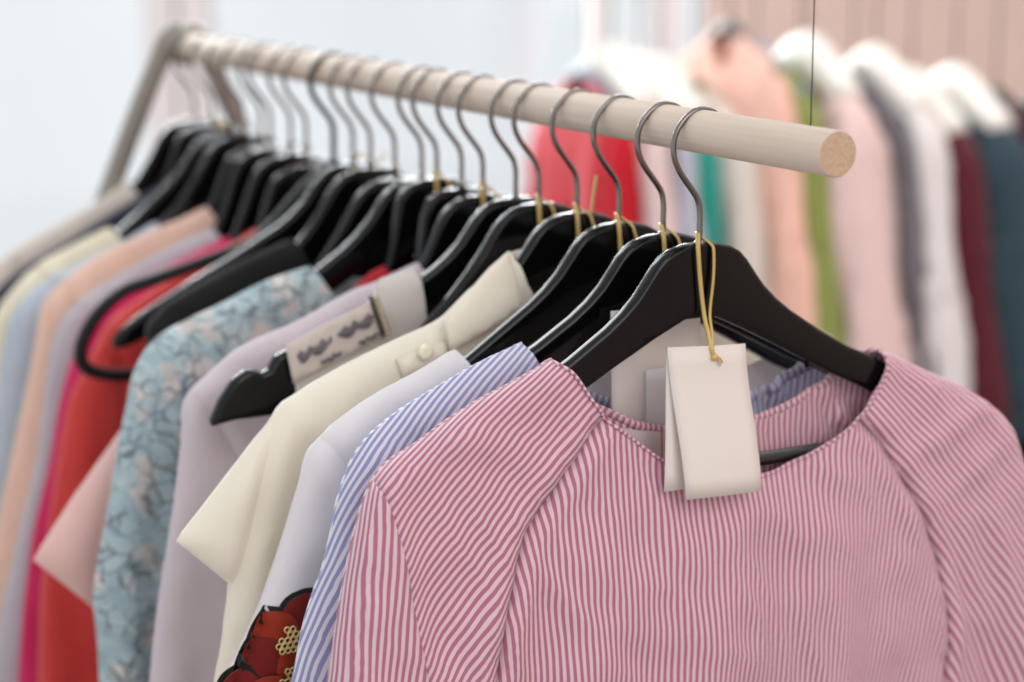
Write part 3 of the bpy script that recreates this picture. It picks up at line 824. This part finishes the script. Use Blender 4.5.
# cream shirt: collar leaves, stand, shoulder tab with a button, yoke seam
CP = D['collar'][1]
for sx in (-1, 1):
    pts = [(x if sx < 0 else -x, z) for x, z in CP]
    patch(None, pts, .0, CREAM, 'collar', t4, th=.0018, puff=.002, base=lambda x, z: .0085+.010*sm(-z, .10, .15))
stand = []
for k in range(13):
    a = math.pi*k/12
    stand.append((.0555*math.cos(a), .006+.024*math.sin(a)))
V = []; Fc = []
for i, (x, y) in enumerate(stand):
    zt = -.103+.004*math.sin(math.pi*i/12)
    V += [(x, y, zt-.028), (x*1.0, y, zt)]
    if i: b = i*2; Fc.append((b-2, b, b+1, b-1))
thin(obj('collar_stand', V, Fc, CREAM, t4), .0015)
EP = D['epaul'][1]
for sx in (-1, 1):
    tab = patch(G4, [(x if sx < 0 else -x, z) for x, z in EP], .003, CREAM, 'shoulder_tab', t4, th=.0016)
    bx, bz = D['button'][1][0]; bx = bx if sx < 0 else -bx
    V, Fc = tube([(0, 0, 0), (0, -.001, 0), (0, -.0022, 0), (0, -.0026, 0)], [.0052, .0058, .0054, .003], seg=20)
    V = [Vector((v.x+bx, v.y-(G4.h(bx, bz)+.004), v.z+bz)) for v in V]
    obj('button', V, Fc, plain('button_shell', (.93, .90, .80), .3) if sx < 0 else bpy.data.materials['button_shell'], tab)

# camisole strap: band with grey motifs and beaded clasp
BD = D['band'][1]; JW = D['jewel'][1]
STR = cloth('strap_band_cotton', (.86, .81, .78), var=.02)
MOT = cloth('grey_embroidery', (.42, .40, .41), var=.05, tl=0)
BEAD = plain('bead_silver', (.70, .66, .55), .2, .8); BEADD = plain('bead_backing', (.22, .21, .20), .5)
bb = lambda x, z: .0115
for sx in (-1, 1):
    fl_ = lambda L: [(x if sx < 0 else -x, z) for x, z in L]
    band = patch(None, fl_(BD), 0, STR, 'strap_band', t6, base=bb, th=.0014)
    a, bq, c_, d_ = Vector(BD[0]), Vector(BD[2]), Vector(BD[3]), Vector(BD[5])
    def bp(s_, t_):     # s along the strap, t across
        p = a.lerp(bq, s_).lerp(d_.lerp(c_, s_), t_); return (p.x if sx < 0 else -p.x, p.y)
    for (s0, s1, t0, t1_, seedm) in ((.08, .46, .18, .62, 1), (.52, .94, .12, .58, 2), (.30, .52, .70, .92, 3), (.70, .95, .72, .92, 4)):
        rs = random.Random(seedm)
        m = 9; pts = []
        for k in range(m):
            f = k/(m-1); pts.append(bp(s0+(s1-s0)*f, t0+(t1_-t0)*(.45*abs(math.sin(k*1.9+seedm))+.10*rs.random())))
        for k in range(m-1, -1, -1):
            f = k/(m-1); pts.append(bp(s0+(s1-s0)*f, t0+(t1_-t0)*(.62+.38*abs(math.cos(k*2.3+seedm)))*(.98 if 0 < k < m-1 else .6)))
        patch(None, pts, .0022, MOT, 'embroidered_motif', band, base=bb, th=.0005, step=.004)
    clasp = patch(None, fl_(JW), .003, BEADD, 'clasp', t6, base=bb, th=.002, step=.004)
    for k in range(9):
        f = (k+.5)/9
        p = Vector(JW[0]).lerp(Vector(JW[3]), f).lerp(Vector(JW[1]).lerp(Vector(JW[2]), f), .5)
        bm = bmesh.new(); bmesh.ops.create_uvsphere(bm, u_segments=10, v_segments=6, radius=.0023)
        bmesh.ops.translate(bm, vec=(p.x if sx < 0 else -p.x, -.0172, p.y), verts=bm.verts)
        bmobj('bead', bm, BEAD, clasp, smooth=True)

# white blouse: flower applique
FXC = D['flower'][1][0]; SC = .00069
def fpx(x, y): return ((x-272)*SC*1.06+FXC[0], -(y-650)*SC+FXC[1])
APB = cloth('applique_black', (.09, .10, .07), var=.03, tl=0); APR = cloth('applique_red', (.46, .07, .04), var=.12, sheen=.2, tl=0)
APR2 = cloth('applique_rust', (.58, .17, .07), var=.10, sheen=.2, tl=0); SEQ = plain('gold_sequin', (.86, .78, .52), .35, .35)
flb = lambda x, z: G3.h(x, z, True)
pet = [(303, 624, 31), (274, 632, 25), (262, 655, 25), (300, 662, 34), (238, 680, 22), (262, 694, 30), (300, 705, 34)]
def disk(cx, cy, r, sc=1.0, n=28, wob=.06):
    return [fpx(cx+r*sc*math.cos(2*math.pi*k/n)*(1+wob*math.sin(3*2*math.pi*k/n)), cy+r*sc*math.sin(2*math.pi*k/n)) for k in range(n)]
backs = [patch(None, disk(cx, cy, r), .0012+.0001*i, APB, 'flower_applique', t3, base=flb, th=.0008, step=.005) for i, (cx, cy, r) in enumerate(pet)]
bm = bmesh.new()
for o in backs: bm.from_mesh(o.data)
for o in backs[1:]: bpy.data.objects.remove(o)
applique = backs[0]; bm.to_mesh(applique.data); bm.free()
applique['label'] = 'dark red flower applique edged in black with gold sequin rings'
for i, (cx, cy, r) in enumerate(pet):
    patch(None, disk(cx, cy, r, .86), .0022+.0011*i, (APR, APR2)[i % 2], 'petal', applique, base=flb, th=.0008, step=.005, puff=.0008)
patch(None, [fpx(x, y) for x, y in ((236, 640), (246, 655), (256, 672), (270, 682), (258, 684), (243, 668), (237, 655))], .006, APB, 'leaf', applique, base=flb, th=.0006, step=.005)
def ring(cx, cy, r):
    x, z = fpx(cx, cy)
    y = -(G3.h(x, z)+.0085)
    return tube([(x+r*math.cos(2*math.pi*k/12), y, z+r*math.sin(2*math.pi*k/12)) for k in range(12)], .0006, seg=6, closed=True)
for (cx, cy) in ((283, 638), (282, 678)):
    k = 0
    for dy in (-12, -7, -2, 3, 8):
        for dx in (-14, -8.5, -3, 2.5, 8):
            ox = dx+(2.7 if dy in (-7, 3) else 0)
            if (ox/13)**2+(dy/13)**2 > 1.05 or (ox < -4 and dy < -3): continue
            V, Fc = ring(cx+ox, cy+dy, .0018); obj('sequin', V, Fc, SEQ, applique); k += 1

# peach blouse cuff seam + button
bx, bz = D['brooch'][1][0]
V, Fc = tube([(0, 0, 0), (0, -.0022, 0), (0, -.003, 0)], [.007, .0065, .004], seg=16)
obj('button', [Vector((v.x+bx, v.y-(G18.h(bx, bz)+.001), v.z+bz)) for v in V], Fc, plain('pearl_button', (.74, .80, .80), .3), t18)
tubeobj('cuff_seam', [(x, -(G18.h(x, -.447)+.0004), -.447) for x in [-.275+.006*k for k in range(14)]], .0012, PEACH, t18, seg=6)

# ================================================================== TAGS
def card(name, quad, y, mat, parent, th=.0008):
    V = []; n = 8
    TL, TR, BR, BL = [Vector(q) for q in quad]
    for j in range(n+1):
        for i in range(n+1):
            p = TL.lerp(TR, i/n).lerp(BL.lerp(BR, i/n), j/n)
            V.append((p.x, y(i/n, j/n) if callable(y) else y, p.y))
    Fc = [(j*(n+1)+i, j*(n+1)+i+1, (j+1)*(n+1)+i+1, (j+1)*(n+1)+i) for j in range(n) for i in range(n)]
    o = obj(name, V, Fc, mat, parent)
    m = o.modifiers.new('solid', 'SOLIDIFY'); m.thickness = th; m.offset = 0
    return o
tg = empty('price_tag', rail_pt(.142), RZ, 'blank cream folded tag hanging on a gold cord in front of the pink blouse', 'tag')
card('front_leaf', [(-.0353, -.1346), (.0253, -.1381), (.0312, -.2350), (-.0282, -.2330)], lambda a, b: -.0178-.014*sm(b, 0, 1)-.0015*math.sin(a*3.1), CARD, tg)
card('back_leaf', [(-.0345, -.1352), (.0235, -.1389), (.0200, -.2300), (-.0390, -.2285)], lambda a, b: -.0165-.006*sm(b, 0, 1), CARD, tg)
def cord(parent, pts, r=.0015, name='cord'):
    return tubeobj(name, catmull(pts, 6), r, GOLD, parent, seg=8, flat=.6)
cord(tg, [(0, .003, -.0655), (-.004, -.004, -.0665), (-.0068, -.0088, -.074), (-.0050, -.0092, -.095), (-.0025, -.0105, -.117), (-.003, -.017, -.130), (-.0032, -.0205, -.138), (-.0012, -.0210, -.1430)])
cord(tg, [(0, .003, -.0655), (.0030, .0, -.0695), (.0050, -.006, -.0728), (.0056, -.0085, -.077), (.0052, -.0092, -.095), (.0022, -.0105, -.117), (.0000, -.017, -.130), (-.0022, -.0208, -.138), (-.0010, -.0212, -.1440)])
bm = bmesh.new(); bmesh.ops.create_uvsphere(bm, u_segments=12, v_segments=8, radius=.0022)
bmesh.ops.transform(bm, matrix=Matrix.Translation((-.0008, -.0215, -.1440)) @ Matrix.Diagonal((1.3, .8, 1, 1)), verts=bm.verts)
bmobj('knot', bm, GOLD, tg, smooth=True)
cord(tg, [(-.0008, -.0215, -.1440), (.0018, -.0222, -.146), (.0030, -.0225, -.1495)], .0009)
cord(tg, [(-.0008, -.0215, -.1440), (.0025, -.0222, -.1445), (.0045, -.0225, -.1480)], .0009)

def cordtag(s, label, leaves, twist=0.0, low=-.115, end=None):
    t = empty('price_tag', rail_pt(s), RZ, label, 'tag', 'tags on gold cords along the rail')
    cord(t, [(0, .003, -.0655), (-.004, -.004, -.0665), (-.005+twist, -.0088, -.074), (-.004+twist, -.0095, -.092), (-.0005, -.0105, low)])
    cord(t, [(0, .003, -.0655), (.0035, .0, -.0695), (.0060, -.006, -.0728), (.0072+twist, -.0088, -.077), (.0085+twist, -.0095, -.090), (.0008, -.0108, low)])
    for nm, q, y, m in leaves: card(nm, q, y, m, t)
    return t
cordtag(.185, 'blank cream tag on a gold cord, on the blue striped blouse', [('front_leaf', [(-.048, -.118), (.022, -.118), (.022, -.225), (-.048, -.225)], lambda a, b: -.0125-.004*b, CARD), ('small_leaf', [(-.0235, -.159), (.012, -.159), (.012, -.222), (-.0225, -.222)], lambda a, b: -.0175-.001*b, CARDW)], low=-.121)
cordtag(.241, 'pale tag on a gold cord, on the white blouse with the flower applique', [('front_leaf', [(-.032, -.128), (.030, -.128), (.030, -.225), (-.032, -.225)], lambda a, b: -.0125-.004*b, CARDW)], low=-.13)
cordtag(.297, 'pale tag on the cream shirt, its gold cord with a loose end sticking up', [('front_leaf', [(-.028, -.13), (.028, -.13), (.028, -.22), (-.028, -.22)], lambda a, b: -.0155-.004*b, CARDW)], low=-.13)
bpy.context.view_layer.update()
tt = [o for o in COL.objects if o.name.startswith('price_tag')][-1]
cord(tt, [(.006, -.0095, -.072), (.0075, -.0095, -.060), (.010, -.0095, -.045)], .0016, 'loose_end')
cordtag(.352, 'pale tag on a gold cord, on the hanger right behind the cream shirt', [('front_leaf', [(-.028, -.13), (.028, -.13), (.028, -.22), (-.028, -.22)], lambda a, b: -.0125-.003*b, CARDW)], low=-.13)
cordtag(.439, 'pale tag on a gold cord, on the plain lilac blouse', [('front_leaf', [(-.026, -.13), (.026, -.13), (.026, -.21), (-.026, -.21)], lambda a, b: -.012, CARDW)], low=-.13)
cordtag(.517, 'pale tag on a gold cord, on the scarlet top', [('front_leaf', [(-.026, -.13), (.026, -.13), (.026, -.21), (-.026, -.21)], lambda a, b: -.012, CARDW)], low=-.13)
bow = empty('cord_bow', rail_pt(.677), RZ, 'gold cord tied in a bow round the neck of the empty shiny hanger', 'cord')
cord(bow, [(0, .002, -.067), (.010, -.009, -.073), (.018, -.0095, -.083), (.012, -.0095, -.094), (.006, -.0095, -.100)], .0017, 'loop')
cord(bow, [(.026, -.0095, -.068), (.016, -.010, -.082), (.008, -.0105, -.091), (-.001, -.010, -.078)], .0017, 'loop')
cord(bow, [(.014, -.0105, -.085), (.022, -.0105, -.094), (.030, -.0105, -.098)], .0017, 'loop')
fc = empty('cord_bow', rail_pt(1.015), RZ, 'small gold cord on the neck of a hanger near the far end', 'cord')
cord(fc, [(0, .002, -.066), (.008, -.0085, -.071), (.014, -.0088, -.078), (.006, -.0088, -.080), (.002, -.0088, -.072)], .0022, 'loop')

# ================================================================== BACKGROUND RACK
def bgpt(px, Y, z): return Vector(((px-512)/2100*Y*1.0, Y, z))
BGY = 3.30; BGZ = 1.565
HWHITE = plain('padded_white_satin', (.90, .88, .85), .6); HGREY = plain('grey_hanger', (.45, .50, .55), .5); HBLUE = plain('blue_hanger', (.50, .62, .72), .5); HDARK = plain('dark_hanger', (.15, .15, .16), .5); HOLIVE = plain('olive_hanger', (.55, .50, .36), .5)
br = empty('clothes_rack', (0, BGY, 0), 0, 'blurred white metal garment rack standing behind the wooden rail', 'clothes rack')
WMET = plain('white_painted_metal', (.84, .79, .77), .4)
tubeobj('rail', [(.13, 0, BGZ), (.7, 0, BGZ), (1.45, 0, BGZ)], .011, WMET, br, seg=12)
for x in (.13, 1.45):
    tubeobj('upright', [(x, 0, BGZ), (x, 0, .03)], .012, WMET, br, seg=12)
    tubeobj('foot', [(x, -.25, .013), (x, .25, .013)], .013, WMET, br, seg=12)
BGR = R(-66)     # hangers stand almost edge-on: left arm away, right arm toward the room
def bghanger(x, drop, mat, label, padded=False):
    t = empty('clothes_hanger', (x, BGY, BGZ), BGR, label, 'hanger', 'hangers on the rack behind')
    r = .027 if padded else .0075
    k = .62 if padded else .72
    pts = catmull([(-.205*k, 0, -drop-.095*k), (-.12*k, 0, -drop-.055*k), (-.05*k, 0, -drop-.018*k), (0, 0, -drop), (.05*k, 0, -drop-.018*k), (.12*k, 0, -drop-.055*k), (.205*k, 0, -drop-.095*k)], 5)
    n = len(pts)
    tubeobj('hanger_body', pts, [r*(.75+.25*math.sin(math.pi*i/(n-1))) for i in range(n)], mat, t, seg=12, flat=1.5 if not padded else 1.3)
    tubeobj('hook', catmull([(.013, 0, .004), (.006, 0, .013), (-.002, 0, .0135), (-.012, 0, .006), (-.014, 0, -.004), (-.006, 0, -.018), (0, 0, -.03), (0, 0, -drop)], 4), .002, STEEL, t, seg=8)
    return t
def bggarm(kind, x, drop, c, label, hem=-.85, T=.03, hm=None, hlabel=None, wide=1.0, padded=False, neck=.06, seed=0, sleeves=True, flare=.07, var=.05):
    drop += .06
    bghanger(x, drop-.008 if padded else drop-.006, hm or HGREY, hlabel, padded)
    m = cloth('cloth_'+kind+str(seed), c, var=var)
    sil = [(-.045*wide, -drop), (-.08*wide, -drop-.020), (-.125*wide, -drop-.042), (-.160*wide, -drop-.070), (-.180*wide, -drop-.11), (-.195*wide, -drop-.18), (-.225*wide, -drop-.30), (-.26*wide, -drop-.42)]
    if not sleeves: sil = [(-.045*wide, -drop), (-.075*wide, -drop-.018), (-.11*wide, -drop-.034), '!', (-.115*wide, -drop-.07), (-.125*wide, -drop-.14), (-.15*wide, -drop-.25), (-.16*wide, -drop-.4)]
    sl = [(.150*wide, -drop-.065), (.140*wide, -drop-.14), (.145*wide, -drop-.25), (.172*wide, -drop-.45), (.20*wide, -drop-.9)]
    kw = dict(hem=hem, step=.02, T0=.014, T1=T, seed=seed+30, fold=.008, lam=.07, neck=neck, neckb=.01, hemflare=flare)
    return garment(kind, 0, sil, m, label, 'dress' if kind == 'dress' else kind.replace('_', ' '), sleeves=sleeves, sline=sl if sleeves else None, loc=(x, BGY, BGZ), rz=BGR, group=None, **kw)
bx_ = lambda px: (px-512)/2100*3.36
bggarm('jacket', bx_(582), .115, (.80, .10, .17), 'bright red jacket on the rack behind, left end of its row', hm=HGREY, hlabel='grey hanger carrying the bright red jacket', T=0.03, wide=.85, seed=1, hem=-.75)
bggarm('blouse', bx_(608), .105, (.93, .83, .82), 'blush white blouse on the rack behind, next to the red jacket', hm=HWHITE, padded=True, hlabel='white padded hanger carrying the blush white blouse', T=0.02, seed=2, hem=-.8)
bggarm('blouse', bx_(636), .12, (.77, .77, .82), 'lilac grey blouse on the rack behind, beside the teal top', hm=HWHITE, padded=True, hlabel='white padded hanger carrying the lilac grey blouse on the rack behind', T=0.016, seed=3, hem=-.8)
bggarm('blouse', bx_(656), .125, (.18, .62, .56), 'teal green top on the rack behind, shoulder showing between pale clothes', hm=HWHITE, padded=True, hlabel='white padded hanger carrying the teal green top', T=0.016, seed=4, hem=-.7)
bggarm('dress', bx_(690), .13, (.88, .84, .80), 'beige dress on the rack behind, left of the peach dress', hm=HOLIVE, hlabel='olive hanger carrying the beige dress', T=0.034, seed=5, hem=-1.0)
bggarm('dress', bx_(724), .045, (.98, .78, .71), 'peach dress on the rack behind, tallest in the row', hm=HDARK, hlabel='dark hanger carrying the peach dress', T=0.028, seed=6, hem=-1.05)
bggarm('dress', bx_(750), .075, (.56, .60, .32), 'olive green dress on the rack behind', hm=HBLUE, hlabel='blue hanger carrying the olive green dress', T=0.03, seed=7, hem=-1.05)
bggarm('dress', bx_(792), .115, (.50, .40, .33), 'brown dress squeezed between the olive green and dusty pink dresses behind', hm=HOLIVE, hlabel='olive hanger carrying the brown dress', T=0.012, seed=8, hem=-1.0)
bggarm('dress', bx_(800), .09, (.93, .81, .79), 'dusty pink dress on the rack behind, beside the end of the wooden rail', hm=HWHITE, padded=True, hlabel='white padded hanger carrying the dusty pink dress', T=0.05, seed=9, hem=-1.05)
bggarm('dress', bx_(845), .12, (.50, .48, .50), 'thin dark grey dress behind, between the dusty pink and white ones', hm=HDARK, hlabel='dark hanger carrying the thin dark grey dress', T=0.01, seed=10, hem=-1.0)
bggarm('dress', bx_(866), .11, (.92, .89, .88), 'white dress on the rack behind, left of the burgundy dress', hm=HWHITE, padded=True, hlabel='white padded hanger carrying the white dress', T=0.032, seed=11, hem=-1.05)
bggarm('dress', bx_(902), .145, (.36, .10, .15), 'burgundy dress on the rack behind, between white and dark teal', hm=HWHITE, padded=True, hlabel='white padded hanger carrying the burgundy dress', T=0.028, seed=12, hem=-1.05, var=.04)
bggarm('dress', bx_(945), .14, (.19, .27, .31), 'dark teal dress on the rack behind, near the right edge', hm=HWHITE, padded=True, hlabel='white padded hanger carrying the dark teal dress', T=0.04, seed=13, hem=-.70, var=.03)
bggarm('dress', bx_(985), .15, (.28, .09, .13), 'dark maroon dress on the rack behind, at the right edge', hm=HDARK, hlabel='dark hanger carrying the dark maroon dress', T=0.03, seed=14, hem=-1.0, var=.03)
bggarm('coat', bx_(1030), .16, (.07, .08, .09), 'black coat on the rack behind, last one to the right', hm=HDARK, hlabel='dark hanger carrying the black coat', T=0.04, seed=15, hem=-1.1, var=.02)

# ================================================================== ROOM
def struct(o): o['kind'] = 'structure'; return o
WALL = cloth('pinkish_plaster', (.83, .73, .69), rough=.95, sheen=0, var=.035, tl=0)
FRM = plain('window_frame_paint', (.88, .85, .85), .5)
FLOOR = cloth('grey_oak_floor', (.62, .58, .55), rough=.6, sheen=0, var=.05, tl=0)
WY = 4.9
def sbox(name, x0, x1, y0, y1, z0, z1, mat):
    return struct(boxobj(name, ((x0+x1)/2, (y0+y1)/2, (z0+z1)/2), (x1-x0, y1-y0, z1-z0), mat))
sbox('floor', -3.2, 2.6, -2.0, WY+.3, -.1, 0, FLOOR)
bm = bmesh.new()
for x0, x1, z0, z1 in ((.46, 2.6, 0, 3.0), (-3.2, .46, 0, .28), (-3.2, .46, 2.7, 3.0)):
    box(bm, ((x0+x1)/2, WY+.1, (z0+z1)/2), (x1-x0, .2, z1-z0))
struct(bmobj('wall_back', bm, WALL))
sbox('wall_right', 2.6, 2.75, -2.0, WY+.2, 0, 3.0, WALL)
GL, nt, b_ = newmat('window_glass')
tr = nt.nodes.new('ShaderNodeBsdfTransparent'); tr.inputs[0].default_value = (.985, .99, .99, 1)
gl = nt.nodes.new('ShaderNodeBsdfGlossy'); gl.inputs['Roughness'].default_value = .02
fz = nt.nodes.new('ShaderNodeFresnel'); mxs = nt.nodes.new('ShaderNodeMixShader')
nt.links.new(fz.outputs[0], mxs.inputs[0]); nt.links.new(tr.outputs[0], mxs.inputs[1]); nt.links.new(gl.outputs[0], mxs.inputs[2])
nt.links.new(mxs.outputs[0], nt.nodes['Material Output'].inputs[0])
win = [(-3.2, -.86), (-.71, .33)]
for i, (x0, x1) in enumerate(win):
    we = empty('window_%d' % (i+1), ((x0+x1)/2, WY+.1, .28)); we['kind'] = 'structure'
    cx = (x0+x1)/2
    bm = bmesh.new()
    hw = (x1-x0)/2
    for a0, a1, z0, z1 in ((-hw-.07, -hw, 0, 2.42), (hw, hw+.07, 0, 2.42), (-hw, hw, 0, .07), (-hw, hw, 2.35, 2.42)):
        box(bm, ((a0+a1)/2, 0, (z0+z1)/2), (a1-a0, .09, z1-z0))
    bmobj('window_frame', bm, FRM, we)
    bm = bmesh.new(); box(bm, (0, 0, 1.21), (x1-x0, .006, 2.28)); bmobj('pane', bm, GL, we)
# pale building and trees outside, seen as soft tones
OUT = cloth('pale_outside_render', (.80, .84, .87), rough=1, sheen=0, var=.05, tl=0)

# ================================================================== LIGHT
wd = bpy.data.worlds.new('world'); scene.world = wd; wd.use_nodes = True
nt = wd.node_tree; bg = nt.nodes['Background']
tc = nt.nodes.new('ShaderNodeTexCoord'); nz = nt.nodes.new('ShaderNodeTexNoise'); nz.inputs['Scale'].default_value = 5; nz.inputs['Detail'].default_value = 3
nt.links.new(tc.outputs['Generated'], nz.inputs['Vector'])
mr = nt.nodes.new('ShaderNodeValToRGB'); e = mr.color_ramp.elements
e[0].position = .35; e[0].color = srgb((.875, .895, .915)); e[1].position = .65; e[1].color = srgb((.94, .95, .96))
nt.links.new(nz.outputs['Fac'], mr.inputs[0]); nt.links.new(mr.outputs[0], bg.inputs['Color'])
bg.inputs['Strength'].default_value = 1.02
def area(name, loc, target, size, power, color=(1, 1, 1), sy=None):
    l = bpy.data.lights.new(name, 'AREA'); l.energy = power; l.color = color; l.size = size
    if sy: l.shape = 'RECTANGLE'; l.size_y = sy
    o = bpy.data.objects.new(name, l); COL.objects.link(o); o.location = loc
    o.rotation_euler = (Vector(target)-Vector(loc)).to_track_quat('-Z', 'Y').to_euler()
    return o
area('window_light', (-1.3, 4.0, 3.0), (0, 1.7, 1.2), 1.4, 40, (.94, .98, 1.0))
area('window_sky', (-.75, 4.72, 1.85), (-.2, 1.9, 1.45), 2.0, 80, (.94, .98, 1.0), sy=.5)  # unseen panel added just inside the window for white highlights on hanger tops
area('room_light', (1.2, -.4, 2.6), (.1, 1.5, 1.2), 1.4, 16, (1, .94, .91))  # soft fill added from the camera side to brighten the garment fronts
area('shop_light', (1.0, 2.4, 2.9), (1.0, 3.9, 1.2), 1.2, 20, (1, .96, .93))  # added fill that lifts the rear rack and back wall, not a fitting
scene.view_settings.view_transform = 'Standard'
scene.view_settings.look = 'None'
scene.view_settings.exposure = .12
